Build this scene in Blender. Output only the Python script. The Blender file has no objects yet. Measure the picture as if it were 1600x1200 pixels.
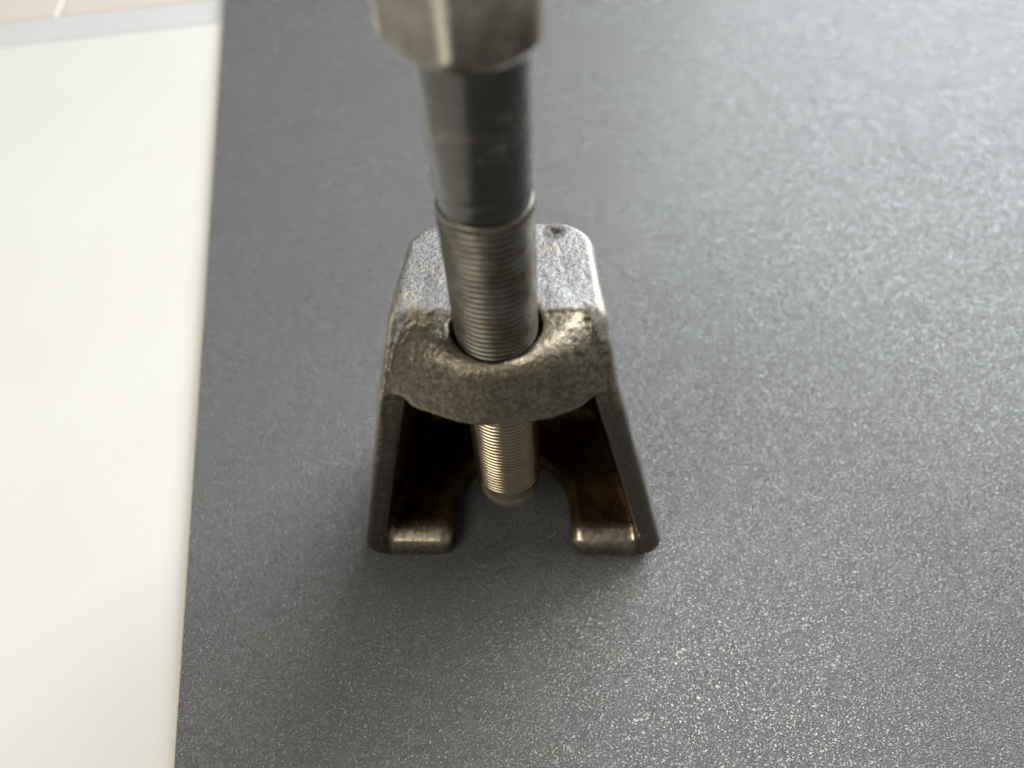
import bpy, math, random
import numpy as np
from mathutils import Matrix, Vector

MM = 0.001
scene = bpy.context.scene
col = scene.collection
rng = np.random.default_rng(7)
random.seed(7)

# ------------------------------------------------------------------ camera
F_PX = 1180.0
PITCH, ROLL, YAW, CAM_H = math.radians(54), math.radians(-4.1), math.radians(4.4), 217.6
FOOT = (802, 805)            # where the spindle axis meets the table, photo pixels
fw = Vector((-math.sin(YAW), math.cos(YAW), 0)); rt = Vector((math.cos(YAW), math.sin(YAW), 0)); up0 = Vector((0, 0, 1))
view = fw * math.cos(PITCH) - up0 * math.sin(PITCH)
upc = fw * math.sin(PITCH) + up0 * math.cos(PITCH)
right = rt * math.cos(ROLL) + upc * math.sin(ROLL)
upv = -rt * math.sin(ROLL) + upc * math.cos(ROLL)
ray = view + right * (FOOT[0] - 800) / F_PX - upv * (FOOT[1] - 600) / F_PX
cam_pos = ray * (CAM_H / ray.z)
cam = bpy.data.cameras.new('camera')
cam.sensor_width = 36; cam.lens = F_PX / 1600 * 36
cam.clip_start = 0.005; cam.clip_end = 50
cam.dof.use_dof = True
cam.dof.focus_distance = 0.190
cam.dof.aperture_fstop = cam.lens / 3.2
cam.dof.aperture_blades = 0
cam_o = bpy.data.objects.new('camera', cam); col.objects.link(cam_o)
M = Matrix((right, upv, -view)).transposed().to_4x4()
M.translation = cam_pos * MM
cam_o.matrix_world = M
scene.camera = cam_o
scene.render.resolution_x, scene.render.resolution_y = 1024, 768
scene.render.engine = 'CYCLES'

# ------------------------------------------------------------------ light
world = bpy.data.worlds.new('World'); scene.world = world; world.use_nodes = True
bg = world.node_tree.nodes['Background']
bg.inputs[0].default_value = (0.95, 0.93, 0.90, 1); bg.inputs[1].default_value = 0.12

def area_light(name, az, el, dist, sx, sy, power, colour):
    l = bpy.data.lights.new(name, 'AREA'); l.shape = 'RECTANGLE'; l.size = sx; l.size_y = sy
    l.energy = power; l.color = colour
    o = bpy.data.objects.new(name, l); col.objects.link(o)
    a, e = math.radians(az), math.radians(el)
    p = Vector((math.sin(a) * math.cos(e), math.cos(a) * math.cos(e), math.sin(e))) * dist
    o.location = p
    o.rotation_euler = (-p).to_track_quat('-Z', 'Y').to_euler()
    return o
# azimuth: 0 = straight behind the puller, + = to its right
area_light('window_light', 36, 29, 1.5, 1.15, 0.75, 34, (0.92, 0.97, 1.0))
area_light('room_light', 58, 72, 1.3, 0.42, 0.42, 8.0, (1.0, 0.95, 0.86))
area_light('side_light', -132, 46, 1.4, 0.7, 0.6, 6.5, (1.0, 0.93, 0.80))

scene.view_settings.view_transform = 'Standard'
scene.view_settings.look = 'None'
scene.view_settings.exposure = 0.3
scene.view_settings.gamma = 1

# ------------------------------------------------------------------ helpers
class NT:
    def __init__(s, name):
        s.m = bpy.data.materials.new(name); s.m.use_nodes = True
        s.t = s.m.node_tree; s.b = s.t.nodes['Principled BSDF']
    def n(s, typ, **kw):
        nd = s.t.nodes.new(typ)
        for k, v in kw.items(): setattr(nd, k, v)
        return nd
    def put(s, sock, v):
        if hasattr(v, 'links') or isinstance(v, bpy.types.NodeSocket): s.t.links.new(v, sock)
        else: sock.default_value = v
    def noise(s, scale, detail=4, rough=0.55, vec=None, dist=0.0):
        nd = s.n('ShaderNodeTexNoise'); nd.inputs['Scale'].default_value = scale
        nd.inputs['Detail'].default_value = detail; nd.inputs['Roughness'].default_value = rough
        nd.inputs['Distortion'].default_value = dist
        s.put(nd.inputs['Vector'], vec if vec is not None else s.obj())
        return nd.outputs['Fac']
    def obj(s):
        if not hasattr(s, '_o'): s._o = s.n('ShaderNodeTexCoord').outputs['Object']
        return s._o
    def mapv(s, scale=(1, 1, 1), rot=(0, 0, 0)):
        nd = s.n('ShaderNodeMapping'); nd.inputs['Scale'].default_value = scale; nd.inputs['Rotation'].default_value = rot
        s.put(nd.inputs['Vector'], s.obj()); return nd.outputs['Vector']
    def ramp(s, fac, *stops):
        nd = s.n('ShaderNodeValToRGB'); e = nd.color_ramp.elements
        while len(e) < len(stops): e.new(0.5)
        for el, (p, c) in zip(e, stops):
            el.position = p; el.color = (c, c, c, 1) if not isinstance(c, tuple) else (*c, 1)
        s.put(nd.inputs['Fac'], fac); return nd.outputs['Color']
    def mix(s, fac, a, b, mode='MIX'):
        nd = s.n('ShaderNodeMix'); nd.data_type = 'RGBA'; nd.blend_type = mode
        s.put(nd.inputs[0], fac)
        for k, v in ((6, a), (7, b)):
            if isinstance(v, tuple): v = (*v, 1) if len(v) == 3 else v
            s.put(nd.inputs[k], v)
        return nd.outputs[2]
    def math(s, op, a, b=0.0, c=None):
        nd = s.n('ShaderNodeMath'); nd.operation = op
        s.put(nd.inputs[0], a); s.put(nd.inputs[1], b)
        if c is not None: s.put(nd.inputs[2], c)
        return nd.outputs[0]
    def bump(s, h, dist, strength=1.0, prev=None):
        nd = s.n('ShaderNodeBump'); nd.inputs['Strength'].default_value = strength
        nd.inputs['Distance'].default_value = dist; s.put(nd.inputs['Height'], h)
        if prev is not None: s.put(nd.inputs['Normal'], prev)
        return nd.outputs['Normal']
    def set(s, **kw):
        for k, v in kw.items():
            k = k.replace('_', ' ')
            if isinstance(v, tuple) and len(v) == 3: v = (*v, 1)
            s.put(s.b.inputs[k], v)
        return s.m

def link(name, me, mat, parent=None):
    if mat is not None: me.materials.append(mat)
    o = bpy.data.objects.new(name, me); col.objects.link(o)
    if parent: o.parent = parent
    return o

def mesh_from(verts, faces, smooth=True, normals=None):
    me = bpy.data.meshes.new('mesh')
    v = np.asarray(verts, np.float32) * MM
    me.from_pydata(v.tolist(), [], [tuple(f) for f in np.asarray(faces).tolist()] if not isinstance(faces, list) else faces)
    me.update()
    if smooth: me.shade_smooth()
    if normals is not None: me.normals_split_custom_set_from_vertices(normals.tolist())
    return me

def tag(o, label=None, cat=None, kind=None):
    if label: o['label'] = label
    if cat: o['category'] = cat
    if kind: o['kind'] = kind
    return o

def vnoise(P, scale, seed=0):
    """smooth 3-D value noise, P = list of 3 arrays (mm), result about -1..1"""
    r = np.random.default_rng(seed).uniform(-1, 1, (32, 32, 32)).astype(np.float32)
    out = 0
    idx, fr = [], []
    for a in P:
        q = np.asarray(a, np.float32) / scale + 100.0
        i = np.floor(q).astype(np.int32); f = q - i
        idx.append(i & 31); fr.append(f * f * (3 - 2 * f))
    for dx in (0, 1):
        for dy in (0, 1):
            for dz in (0, 1):
                w = (fr[0] if dx else 1 - fr[0]) * (fr[1] if dy else 1 - fr[1]) * (fr[2] if dz else 1 - fr[2])
                out = out + w * r[(idx[0] + dx) & 31, (idx[1] + dy) & 31, (idx[2] + dz) & 31]
    return out

# ------------------------------------------------------------------ the surfaces
# the dark board: its left edge runs through these two photo-derived points (mm)
e0, e1 = np.array([-88.9, -73.3]), np.array([-174.5, 329.3])
ed = (e1 - e0) / np.linalg.norm(e1 - e0); en = np.array([ed[1], -ed[0]])   # en points right, onto the board
TH = 3.0

def mat_board():
    t = NT('board_laminate')
    w = t.noise(330, 2, 0.5)
    warp = t.n('ShaderNodeVectorMath', operation='MULTIPLY_ADD')
    ns = t.n('ShaderNodeTexNoise'); ns.inputs['Scale'].default_value = 260; ns.inputs['Detail'].default_value = 2
    t.put(ns.inputs['Vector'], t.obj())
    t.put(warp.inputs[0], ns.outputs['Color']); warp.inputs[1].default_value = (0.0011,) * 3; t.put(warp.inputs[2], t.obj())
    fine = t.noise(1350, 2, 0.45, vec=warp.outputs[0], dist=0.6)
    ridg = t.math('ABSOLUTE', t.math('SUBTRACT', fine, 0.5))
    grain = t.ramp(ridg, (0.0, 0.0), (0.05, 0.55), (0.16, 1.0))
    cells = t.noise(520, 3, 0.6)
    n1 = t.bump(grain, 0.00018, 1.0)
    n2 = t.bump(cells, 0.0007, 0.12, n1)
    n3 = t.bump(t.noise(60, 2), 0.0010, 0.10, n2)
    big = t.noise(14, 3)
    colr = t.mix(big, (0.088, 0.090, 0.093), (0.108, 0.109, 0.110))
    ro = t.ramp(t.noise(38, 5, 0.65), (0.3, 0.18), (0.7, 0.33))
    return t.set(Base_Color=colr, Roughness=ro, Normal=n3, Specular_IOR_Level=1.0)

def mat_white():
    t = NT('white_laminate')
    c = t.mix(t.ramp(t.noise(11, 4, 0.6), (0.35, 0.0), (0.65, 1.0)), (0.590, 0.582, 0.552), (0.605, 0.603, 0.580))
    return t.set(Base_Color=c, Roughness=t.ramp(t.noise(35, 4, 0.6), (0.3, 0.30), (0.7, 0.42)), Normal=t.bump(t.noise(420, 3), 0.0003, 0.25))

def slab(name, corners, z0, z1, mat, bevel=0.0, bevel_mat=None):
    c = np.array(corners, float)
    k = len(c); cen = c.mean(0)
    if bevel:
        ins = []
        for i in range(k):
            a, b, d = c[i - 1], c[i], c[(i + 1) % k]
            u1 = (a - b) / np.linalg.norm(a - b); u2 = (d - b) / np.linalg.norm(d - b)
            ins.append(b + (u1 + u2) * bevel)
        rings = [(c, z0), (c, z1 - bevel), (np.array(ins), z1)]
    else: rings = [(c, z0), (c, z1)]
    v = [(x, y, z) for r, z in rings for x, y in r]
    f = [tuple(range(k))[::-1]]
    mi = [0]
    for j in range(len(rings) - 1):
        for i in range(k):
            f.append((j * k + i, j * k + (i + 1) % k, (j + 1) * k + (i + 1) % k, (j + 1) * k + i)); mi.append(1 if bevel_mat else 0)
    f.append(tuple(range((len(rings) - 1) * k, len(rings) * k))); mi.append(0)
    me = mesh_from(v, f, smooth=False)
    o = link(name, me, mat)
    if bevel_mat:
        me.materials.append(bevel_mat)
        for p, m_ in zip(me.polygons, mi): p.material_index = m_
    return o

def pt(along, across):            # point in the board's own frame, mm
    p = e0 + ed * along + en * across
    return (p[0], p[1])
cream = NT('board_core').set(Base_Color=(0.60, 0.52, 0.33), Roughness=0.6)
board = slab('table_board', [pt(-260, 0), pt(-260, 820), pt(900, 820), pt(900, 0)], 0, TH, mat_board(), 0.35, cream)
board.location.z = -TH * MM
tag(board, 'dark grey leather-grain laminate board under the puller', None, 'structure')
# white worktop beneath, its far edge strip and the beige boards beyond
b1, b2 = np.array([-295.0, 292.0]), np.array([-173.2, 310.8])
bd = (b2 - b1) / np.linalg.norm(b2 - b1); bn = np.array([-bd[1], bd[0]])
def pb(along, back):
    p = b2 + bd * along + bn * back
    return (p[0], p[1])
white = slab('white_worktop', [pb(-900, -900), pb(900, -900), pb(900, 0), pb(-900, 0)], -40, -TH - 0.05, mat_white(), 1.5)
tag(white, 'glossy white worktop beside and beneath the dark board', None, 'structure')
grey = NT('edge_strip_grey'); gm = grey.set(Base_Color=grey.mix(grey.noise(30, 3), (0.47, 0.47, 0.475), (0.53, 0.53, 0.535)), Roughness=0.45)
strip = slab('edge_strip', [pb(-900, 0.6), pb(900, 0.6), pb(900, 31), pb(-900, 31)], -40, -TH - 1.2, gm, 2.0)
tag(strip, 'pale grey strip along the far edge of the white worktop', None, 'structure')
tw = NT('beige_timber')
gr = tw.noise(40, 4, 0.6, vec=tw.mapv((1, 9, 1), (0, 0, -math.atan2(bd[1], bd[0]))))
bm_ = tw.set(Base_Color=tw.mix(gr, (0.50, 0.45, 0.40), (0.57, 0.52, 0.465)), Roughness=0.5)
sill = tag(bpy.data.objects.new('window_sill', None), 'beige timber sill boards beyond the white worktop', None, 'structure')
col.objects.link(sill)
for a0, a1 in ((-900, -100.6), (-100, 500), (501, 900)):
    p = slab('plank', [pb(a0, 33), pb(a1, 33), pb(a1, 260), pb(a0, 260)], -40, -TH - 3.0, bm_, 1.5); p.parent = sill

# ------------------------------------------------------------------ the puller casting as one distance field
H = 0.5
gx = np.arange(-50, 50.01, H, dtype=np.float32); gy = np.arange(-23, 46.01, H, dtype=np.float32); gz = np.arange(-3, 98.01, H, dtype=np.float32)
X, Y, Z = np.meshgrid(gx, gy, gz, indexing='ij')

def iround(a, b, r):
    u = np.maximum(a + r, 0); v = np.maximum(b + r, 0)
    return np.minimum(np.maximum(a, b), -r) + np.sqrt(u * u + v * v)
def sstep(a, b, x):
    t = np.clip((x - a) / (b - a), 0, 1); return t * t * (3 - 2 * t)
def halfw(y, z): return 24.0 + (93 - z) * 0.238 - (0.09 + 0.16 * np.clip((93 - z) / 60, 0, 1)) * np.maximum(y + 6 - 9 * np.clip((z - 60) / 30, 0, 1), 0)

def stepline(X):
    return 2.6 + 0.9 * vnoise((X, X * 0, X * 0), 6.0, 5) + 0.5 * vnoise((X, X * 0, X * 0), 1.9, 6) - 5.5 * sstep(19.5, 24.5, np.abs(X))

def casting(X, Y, Z):
    P = (X, Y, Z)
    lump = vnoise(P, 7.0, 1) * 0.26 + vnoise((X*.8+Y*.6, Y*.8-X*.6, Z), 3.1, 2) * 0.10 + vnoise((X*.6+Z*.8, Y, Z*.6-X*.8), 1.2, 3) * 0.07
    hw = halfw(Y, Z)
    side = (np.abs(X) - hw) * 0.97
    bottom = -Z
    # top: lower machined land in front of a ragged step, slightly falling to the back
    step_y = stepline(X)
    ztop = 92.9 + 0.8 * sstep(-0.25, 0.35, Y - step_y) - 0.05 * np.maximum(Y - 6.5, 0) - 0.35 * sstep(6.0, 7.2, Y)
    top = (Z - ztop) * 0.9
    rear = (Y - (33.2 + (92 - Z) * 0.09))
    # front face: a bulging, sloping nose above z = 79, the front edges of the side walls below
    k = np.clip((Z - 79) / 13.0, 0, 1.2)
    R = 40 + (21.5 - 40) * k; c = 22 + (8.3 - 22) * k
    ax = np.minimum(np.abs(X), R * 0.985)
    nose = c - np.sqrt(np.maximum(R * R - ax * ax, 1))
    wallf = -14.0 + 5.2 * np.clip(Z / 79, 0, 1)
    yf_hi = np.minimum(nose, 1.5 - 10.3 * np.clip((93 - Z) / 14.0, 0, 1))
    inw = sstep(5.0, 9.0, hw - np.abs(X))
    yf_lo = np.minimum(wallf, -8.8) * (1 - inw) + (np.minimum(nose, -8.8) * sstep(45, 70, Z) + wallf * (1 - sstep(45, 70, Z))) * inw
    kk = sstep(76.5, 81.5, Z)
    yf = yf_hi * kk + yf_lo * (1 - kk)
    # front skin sits a touch behind the rim of the outer shell
    rim = sstep(1.1, 1.9, hw - np.abs(X)) * sstep(62, 76, Z) * 0.75
    front = (yf + rim - Y) * 0.85
    h = iround(side, bottom, 9.0)
    h = iround(h, rear, 8.0)
    h = iround(h, top, 1.6)
    h = iround(h, front, 2.0 + 1.5 * sstep(82, 88, Z) * sstep(2, 6, hw - np.abs(X)))
    # pocket between the walls
    roof = Z - 78.3
    inner = iround((np.abs(X) - (hw - 6.4)) * 0.97, 8.2 - Z, 3.2)
    inner = iround(inner, Y - (33.2 + (92 - Z) * 0.09 - 7.0), 5.0)
    inner = iround(inner, roof, 2.6)
    h = iround(h, -inner, 1.5)
    # U slot in the base
    q = np.where(Y < 0, np.abs(X) - 17.6 - 0.05 * np.maximum(-Y, 0), np.sqrt(X * X + Y * Y) - 17.6)
    slot = np.maximum(q, Z - 20)
    h = iround(h, -slot, 3.4)
    # fork toes: extra rounding of the front top edge
    toe = (-(Y + 14.2) * 0.75 + (Z - 7.8) * 0.75) + 1.9 - 9.0 * sstep(-8.0, -4.0, np.abs(X) - hw)
    toe = np.where(Z < 14, toe, -50)
    h = iround(h, np.minimum(toe, 3), 3.0)
    # threaded hole, countersunk at the top
    rr = np.sqrt(X * X + Y * Y)
    hole = np.maximum(rr - np.where(Z > 60, 8.9 + 1.05 * sstep(88, 91.5, Z) + 0.25 * vnoise((X, Y, Z * 0), 2.2, 9), 0), 70 - Z)
    h = iround(h, -hole, 0.5)
    # ejector mark on the top, near the back corner
    dr = np.sqrt((X - 12.9) ** 2 + ((Y - 29.6)) ** 2)
    mark = 0.5 * np.exp(-(dr / 2.5) ** 4) - 0.35 * np.exp(-((dr - 1.5) / 0.5) ** 2) + 0.6 * np.exp(-((X - 13.2) / 1.3) ** 2 - ((Y - 29.8) / 0.45) ** 2)
    h = h + np.where(Z > 86, mark, 0)
    # pits along the crest of the nose
    crest = np.exp(-((rr - 19) / 3.5) ** 2) * sstep(86, 90, Z) * (Y < 2)
    pits = crest * np.clip(vnoise(P, 2.0, 11) - 0.15, 0, 1) * 1.5
    calm = 1 - 0.75 * ((Z < 12) & (np.abs(X) < hw - 5)) - 0.5 * (inner < 2) * (Z < 76)
    return h + pits + lump * np.clip(calm, 0.15, 1)

D = casting(X, Y, Z)

def surface_nets(D, org, h):
    s = D < 0
    n = D.shape
    acc = np.zeros((n[0]-1, n[1]-1, n[2]-1, 3), np.float32); cnt = np.zeros((n[0]-1, n[1]-1, n[2]-1), np.float32)
    offs = [(a, b, c) for a in (0, 1) for b in (0, 1) for c in (0, 1)]
    def cs(a, A): return A[a[0]:n[0]-1+a[0], a[1]:n[1]-1+a[1], a[2]:n[2]-1+a[2]]
    for a in offs:
        for ax in range(3):
            if a[ax] == 0:
                b = list(a); b[ax] = 1
                d0, d1 = cs(a, D), cs(b, D)
                m = (d0 < 0) != (d1 < 0)
                t = np.where(m, d0 / np.where(m, d0 - d1, 1), 0)
                for k in range(3):
                    acc[..., k] += np.where(m, a[k] + (t if k == ax else 0), 0)
                cnt += m
    act = cnt > 0
    idx = -np.ones(act.shape, np.int64); ii = np.argwhere(act); idx[act] = np.arange(len(ii))
    V = (acc[act] / cnt[act][:, None] + ii) * h + np.array(org)
    faces = []
    for ax in range(3):
        u, w = (ax + 1) % 3, (ax + 2) % 3
        sl0 = [slice(None)] * 3; sl1 = [slice(None)] * 3
        sl0[ax] = slice(0, n[ax]-1); sl1[ax] = slice(1, n[ax])
        a0, a1 = s[tuple(sl0)], s[tuple(sl1)]
        e = np.argwhere(a0 != a1)
        e = e[(e[:, u] > 0) & (e[:, w] > 0) & (e[:, u] < n[u]-1) & (e[:, w] < n[w]-1)]
        def g(du, dw):
            q = e.copy(); q[:, u] -= du; q[:, w] -= dw
            return idx[q[:, 0], q[:, 1], q[:, 2]]
        quad = np.stack([g(1, 1), g(0, 1), g(0, 0), g(1, 0)], 1)
        inside = s[tuple(e.T)] if False else a0[tuple(e.T)]
        quad[~inside] = quad[~inside][:, ::-1]
        faces.append(quad)
    return V, np.concatenate(faces)

V, Fq = surface_nets(D, (gx[0], gy[0], gz[0]), H)

# normals from the field gradient (shared by all parts, so no seams show)
G = np.gradient(D, H)
def sample(A, P):
    q = [(P[:, 0] - gx[0]) / H, (P[:, 1] - gy[0]) / H, (P[:, 2] - gz[0]) / H]
    i = [np.clip(np.floor(a).astype(int), 0, A.shape[k] - 2) for k, a in enumerate(q)]
    f = [a - b for a, b in zip(q, i)]; out = 0
    for dx in (0, 1):
        for dy in (0, 1):
            for dz in (0, 1):
                out = out + ((f[0] if dx else 1-f[0]) * (f[1] if dy else 1-f[1]) * (f[2] if dz else 1-f[2])) * A[i[0]+dx, i[1]+dy, i[2]+dz]
    return out
N = np.stack([sample(g, V) for g in G], 1); N /= np.linalg.norm(N, axis=1, keepdims=True) + 1e-9
# a wide mean of the field gives convexity: worn, brighter edges
lap = sum(sample(np.roll(D, s, a), V) for a in range(3) for s in (-3, 3)) / 6
edge = np.clip((lap - 0.06) / 0.5, 0, 1)
vx, vy, vz = V.T
hwv = halfw(vy, vz)
outer = np.clip(1.2 - (hwv - np.abs(vx)) / 0.9, 0, 1)                       # skin of the outer walls
topskin = ((vz > 88.5) & (vy > -6) & (N[:, 2] > 0.25)) * sstep(-0.25, 0.25, vy - stepline(vx.astype(np.float32)) - 0.1)
back = ((vy > 31) & (N[:, 1] > 0.3)).astype(float)
shell = np.clip(np.maximum(np.maximum(outer, topskin), back), 0, 1)
inside = sstep(1.2, 3.6, hwv - np.abs(vx)) * (1 - sstep(74.5, 77.5, vz)) * sstep(0.6, 4.0, vy + 14.0 - 5.2 * np.clip(vz / 79, 0, 1)) * (vy < 36)  # pocket interior: oil stain, with its shade painted in too
toeshine = np.exp(-((vy + 10.0) / 3.0) ** 2 - ((vz - 6.6) / 2.4) ** 2) * (np.abs(vx) < hwv - 6)  # worn toe crests, their highlight painted into the colour
wallfront = 0.72 * (1 - sstep(68, 79, vz)) * sstep(0.2, 1.0, hwv - np.abs(vx)) * (np.abs(vx) > hwv - 8.5) * (1 - inside) * (vz > 1)
stain = wallfront + np.exp(-(((vx - 12.9) ** 2 + (vy - 29.6) ** 2) / 3.2 ** 2) ** 2) * (vz > 86)
COL = np.stack([shell, inside, np.maximum(edge * 0.6, toeshine * 1.2), stain], 1)

def mat_casting():
    t = NT('cast_steel')
    at = t.n('ShaderNodeVertexColor', layer_name='wear')
    sep = t.n('ShaderNodeSeparateColor'); t.put(sep.inputs[0], at.outputs['Color'])
    shell, ins, edge, stain = sep.outputs[0], sep.outputs[1], sep.outputs[2], at.outputs['Alpha']
    fine = t.noise(1350, 4, 0.65); mid = t.noise(420, 4, 0.6); big = t.noise(95, 4, 0.6)
    grit = t.noise(900, 3, 0.6)
    front = t.mix(t.ramp(grit, (0.38, 0.0), (0.68, 1.0)), (0.115, 0.098, 0.070), (0.26, 0.232, 0.18))
    front = t.mix(t.ramp(big, (0.44, 0.0), (0.72, 0.5)), front, (0.15, 0.118, 0.07))
    shellc = t.mix(t.ramp(fine, (0.36, 0.0), (0.56, 1.0)), (0.175, 0.172, 0.166), (0.30, 0.30, 0.303))
    shellc = t.mix(t.ramp(big, (0.50, 0.0), (0.68, 0.5)), shellc, (0.40, 0.33, 0.24))
    insc = t.mix(t.ramp(t.noise(130, 4, 0.6), (0.35, 0.0), (0.75, 1.0)), (0.042, 0.030, 0.016), (0.24, 0.135, 0.044))  # oily brown; pocket shade and amber reflection are put into it
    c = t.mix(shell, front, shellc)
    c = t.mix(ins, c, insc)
    rust = t.ramp(t.noise(150, 5, 0.7, vec=t.mapv((1, 1, 0.7))), (0.67, 0.0), (0.74, 1.0))
    c = t.mix(t.math('MULTIPLY', rust, 0.6), c, (0.22, 0.075, 0.022))
    e = t.math('MULTIPLY', edge, t.ramp(mid, (0.3, 0.3), (0.65, 1.0)))
    c = t.mix(e, c, (0.66, 0.58, 0.45))
    c = t.mix(t.math('MULTIPLY', stain, 0.8), c, (0.07, 0.062, 0.055))
    metal = t.math('MULTIPLY_ADD', t.math('SUBTRACT', 1.0, rust), 0.68, 0.2)
    ro = t.math('MULTIPLY_ADD', fine, 0.30, 0.18)
    ro = t.math('MULTIPLY_ADD', shell, 0.16, t.math('ADD', ro, 0.08))
    ro = t.math('MULTIPLY_ADD', ins, -0.05, ro)
    ro = t.math('MULTIPLY_ADD', edge, -0.08, ro)
    smooth = t.math('MULTIPLY_ADD', edge, -0.85, 1.0)
    n1 = t.bump(t.math('MULTIPLY', mid, smooth), 0.0006, 0.40)
    n2 = t.bump(t.math('MULTIPLY', grit, t.math('MULTIPLY_ADD', edge, -0.85, 1.0)), 0.0005, 0.55, n1)
    return t.set(Base_Color=c, Metallic=metal, Roughness=ro, Normal=n2)
M_CAST = mat_casting()

puller = bpy.data.objects.new('ball_joint_puller', None); col.objects.link(puller)
tag(puller, 'worn cast steel forked puller with long threaded spindle standing on the dark board', 'puller')

cen = V[Fq].mean(1)
cx, cy, cz = cen.T
hwc = halfw(cy, cz)
rear_in = 33.2 + (92 - cz) * 0.09 - 7.4
region = np.full(len(Fq), -1)
region[cz > 76.5] = 0
lo = cz <= 76.5
region[lo & (cy > rear_in)] = 1
rest = lo & (region < 0)
wall = rest & (np.abs(cx) > hwc - 7.6)
region[wall & (cx < 0)] = 2; region[wall & (cx >= 0)] = 3
prong = rest & (region < 0)
region[prong & (cx < 0)] = 4; region[prong & (cx >= 0)] = 5
for r, nm in enumerate(('crosshead', 'back_wall', 'side_wall', 'side_wall', 'fork_prong', 'fork_prong')):
    fs = Fq[region == r]
    used, inv = np.unique(fs, return_inverse=True)
    me = mesh_from(V[used], inv.reshape(-1, 4), True, N[used])
    ca = me.color_attributes.new('wear', 'FLOAT_COLOR', 'POINT')
    ca.data.foreach_set('color', COL[used].astype(np.float32).ravel())
    link(nm, me, M_CAST, puller)

# ------------------------------------------------------------------ the spindle
def mat_spindle(name, kind):
    t = NT(name)
    fine = t.noise(1300, 4, 0.6); mid = t.noise(230, 4, 0.6)
    ring = t.noise(120, 3, 0.6, vec=t.mapv((1, 1, 14)))
    if kind == 'thread':
        c = t.mix(t.ramp(mid, (0.35, 0), (0.68, 1)), (0.145, 0.132, 0.102), (0.27, 0.26, 0.225))
        c = t.mix(t.ramp(t.noise(210, 4, 0.65), (0.63, 0), (0.69, 0.8)), c, (0.24, 0.10, 0.035))
        sp = t.n('ShaderNodeSeparateXYZ'); t.put(sp.inputs[0], t.obj())
        low = t.math('SMOOTH_MIN', 1.0, t.math('MULTIPLY', t.math('SUBTRACT', 0.088, sp.outputs[2]), 60), 0.1)
        low = t.math('MAXIMUM', low, 0.0)
        c = t.mix(low, c, t.mix(mid, (0.36, 0.265, 0.14), (0.56, 0.50, 0.40)))
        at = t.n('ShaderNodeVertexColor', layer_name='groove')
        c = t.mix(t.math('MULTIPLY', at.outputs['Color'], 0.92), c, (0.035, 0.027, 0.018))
        ro = t.math('MULTIPLY_ADD', mid, 0.15, 0.33); ro = t.math('MULTIPLY_ADD', low, -0.20, ro); met = 0.97
        nb = t.bump(fine, 0.0001, 0.2)
    elif kind == 'shank':
        c = t.mix(t.ramp(ring, (0.35, 0), (0.7, 1)), (0.078, 0.076, 0.068), (0.105, 0.103, 0.092))
        sp = t.n('ShaderNodeSeparateXYZ'); t.put(sp.inputs[0], t.obj())
        band = t.math('SUBTRACT', 1.0, t.math('MINIMUM', t.math('MULTIPLY', t.math('ABSOLUTE', t.math('SUBTRACT', sp.outputs[2], 0.1455)), 190), 1.0))
        scr = t.noise(160, 4, 0.7, vec=t.mapv((1, 1, 4.5), (0.25, 0.1, 0)), dist=1.2)
        scr = t.ramp(scr, (0.53, 0), (0.58, 1), (0.63, 0))
        sc = t.math('MULTIPLY', scr, band)
        c = t.mix(t.math('MULTIPLY', sc, 0.9), c, (0.42, 0.38, 0.30))
        ro = t.math('MULTIPLY_ADD', mid, 0.10, 0.22); met = 1.0
        t.set(Coat_Weight=0.4, Coat_Roughness=0.12)
        nb = t.bump(sc, 0.0003, 0.5, t.bump(fine, 0.0001, 0.25))
    else:
        a, b = ((0.18, 0.163, 0.138), (0.30, 0.275, 0.235)) if kind == 'head' else ((0.13, 0.105, 0.07), (0.22, 0.185, 0.13))
        c = t.mix(t.ramp(mid, (0.35, 0), (0.7, 1)), a, b)
        at = t.n('ShaderNodeVertexColor', layer_name='groove')
        c = t.mix(t.math('MULTIPLY', at.outputs['Color'], 0.9), c, (0.80, 0.73, 0.60))
        ro = t.math('MULTIPLY_ADD', mid, 0.12, 0.12 if kind == 'head' else 0.3); met = 1.0 if kind == 'head' else 0.5
        nb = t.bump(fine, 0.0001, 0.25, t.bump(mid, 0.0004, 0.15))
    return t.set(Base_Color=c, Metallic=met, Roughness=ro, Normal=nb)

def lathe(zs, rad, segs, caps=True, attr=None):
    """rad(theta_array, z) -> radii"""
    th = np.linspace(0, 2 * np.pi, segs, endpoint=False)
    v = []; at = []
    for z in zs:
        r, g = rad(th, z)
        v.append(np.stack([r * np.sin(th), -r * np.cos(th), np.full_like(th, z)], 1)); at.append(g)
    v = np.concatenate(v); at = np.concatenate(at)
    n = len(zs); i = np.arange(n - 1)[:, None] * segs; j = np.arange(segs)[None]; j2 = (j + 1) % segs
    f = np.stack([i + j, i + j2, i + segs + j2, i + segs + j], -1).reshape(-1, 4).tolist()
    if caps: f += [list(range(segs))[::-1], list(range((n - 1) * segs, n * segs))]
    me = mesh_from(v, f, True)
    ca = me.color_attributes.new('groove', 'FLOAT_COLOR', 'POINT')
    ca.data.foreach_set('color', np.stack([at, at, at, np.ones_like(at)], 1).astype(np.float32).ravel())
    return me

def shank_r(th, z):
    r = 8.75 + 0.45 * (z - 127) / 34
    r -= 0.08 * math.exp(-((z - 133.0) / 0.5) ** 2)
    if z > 158: r += (z - 158) ** 2 * 0.06
    if z < 129.5: r -= 0.25 * (129.5 - z) / 1.5
    return np.full_like(th, r), np.zeros_like(th)
zs = np.concatenate([np.linspace(128.0, 132, 6), np.linspace(132.1, 134, 14), np.linspace(135, 160, 20)])
spindle = link('spindle', lathe(zs, shank_r, 96), mat_spindle('blackened_steel', 'shank'), puller)

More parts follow.
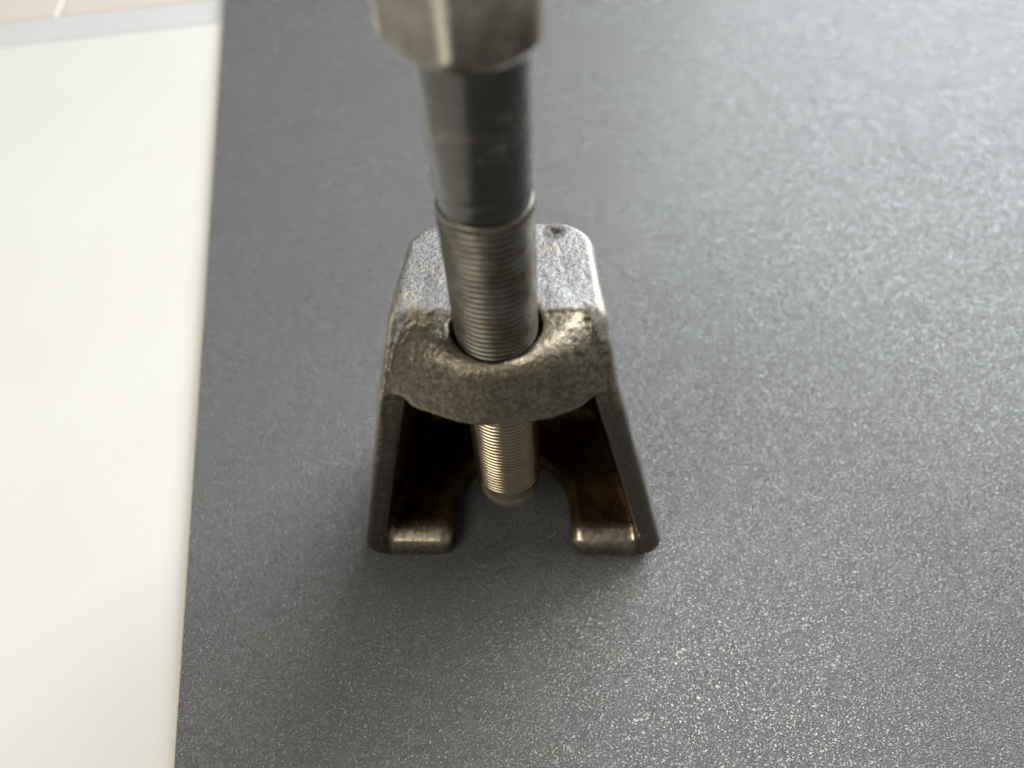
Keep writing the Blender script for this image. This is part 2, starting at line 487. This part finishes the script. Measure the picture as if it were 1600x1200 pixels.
PIT = 1.5
def thread_r(th, z):
    ph = (z / PIT - th / (2 * np.pi)) % 1.0
    g = np.clip(1 - np.abs(ph - 0.5) / 0.27, 0, 1)
    P = (9.0 * np.sin(th), -9.0 * np.cos(th), np.full_like(th, z))
    wear = vnoise(P, 4.5, 21) * 0.5 + 0.5
    depth = 0.82 * (0.75 + 0.35 * wear)
    env = sstep(30.9, 31.7, z) * (1 - sstep(126.4, 127.6, z))
    # scuffed patch of flattened thread on the right-hand side
    sc = np.exp(-((th - 0.75) / 0.25) ** 2 - ((z - 96.5) / 4.5) ** 2) * np.clip(vnoise(P, 2.0, 23) + 0.4, 0, 1)
    depth = depth * (1 - 0.85 * sc)
    r = 9.15 - depth * g * env + 0.018 * vnoise(P, 1.2, 22)
    r = r - 1.2 * (1 - sstep(30.2, 31.2, z)) - 0.25 * sstep(127.2, 128.2, z)
    dth = (th + np.pi) % (2 * np.pi) - np.pi
    dirt = np.exp(-((dth - 0.25) / 0.55) ** 2 - ((z - 113) / 2.6) ** 2) * np.clip(vnoise(P, 2.5, 25) + 0.7, 0, 1)
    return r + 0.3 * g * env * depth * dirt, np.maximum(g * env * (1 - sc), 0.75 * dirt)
zs = np.arange(30.0, 128.3, PIT / 9)
link('thread', lathe(zs, thread_r, 112), mat_spindle('thread_steel', 'thread'), spindle)

def tip_r(th, z):
    # undercut neck, then a rolled, chamfered end with a small nick
    r = np.interp(z, [21.0, 21.3, 21.9, 23.0, 24.0, 27.4, 28.4, 30.6], [6.9, 7.6, 8.1, 8.45, 8.5, 7.9, 7.7, 7.7])
    nick = 0.6 * np.exp(-((th - 0.10) / 0.02) ** 2) * (z < 23.5)
    P = (9.0 * np.sin(th), -9.0 * np.cos(th), np.full_like(th, z))
    g = np.full_like(th, 0.8 if z < 22.4 else (0.15 if z < 26 else 0.0))
    return r - nick + 0.08 * vnoise(P, 1.5, 31), g
link('spindle_tip', lathe(np.linspace(21.0, 30.6, 36), tip_r, 160), mat_spindle('tip_steel', 'tip'), spindle)

HZ0, HZ1, APO = 158.8, 178.0, 11.9
def hex_r(th, z):
    a = (th - math.radians(-9) + math.pi / 6) % (math.pi / 3) - math.pi / 6     # 0 at a corner
    b = np.abs(a) - math.pi / 6
    r = APO / np.cos(b)
    r = np.minimum(r, 13.35 + 0.0 * r)
    zc = np.where(True, z, z)
    cone = 11.2 + (z - HZ0) * 0.85
    cone2 = 11.8 + (HZ1 - z) * 1.6
    rr = r.copy()
    k = 0.5
    for cc in (cone, cone2):
        h = np.clip(0.5 + 0.5 * (cc - rr) / k, 0, 1)
        rr = cc * (1 - h) + rr * h - k * h * (1 - h)
    P = (13 * np.sin(th), -13 * np.cos(th), np.full_like(th, z))
    edge = np.clip(1 - np.abs(a) / 0.10, 0, 1)
    edge = np.maximum(edge, np.clip((r - rr - 0.05) / 0.35, 0, 1))  # chamfer band: the light it catches is painted as bright colour
    rr = rr + 0.02 * vnoise(P, 3.0, 41)
    return rr, edge
zs = np.concatenate([np.linspace(HZ0, HZ0 + 3, 22), np.linspace(HZ0 + 3.3, HZ1 - 2, 24), np.linspace(HZ1 - 1.8, HZ1, 10)])
link('hex_head', lathe(zs, hex_r, 240), mat_spindle('hex_steel', 'head'), spindle)
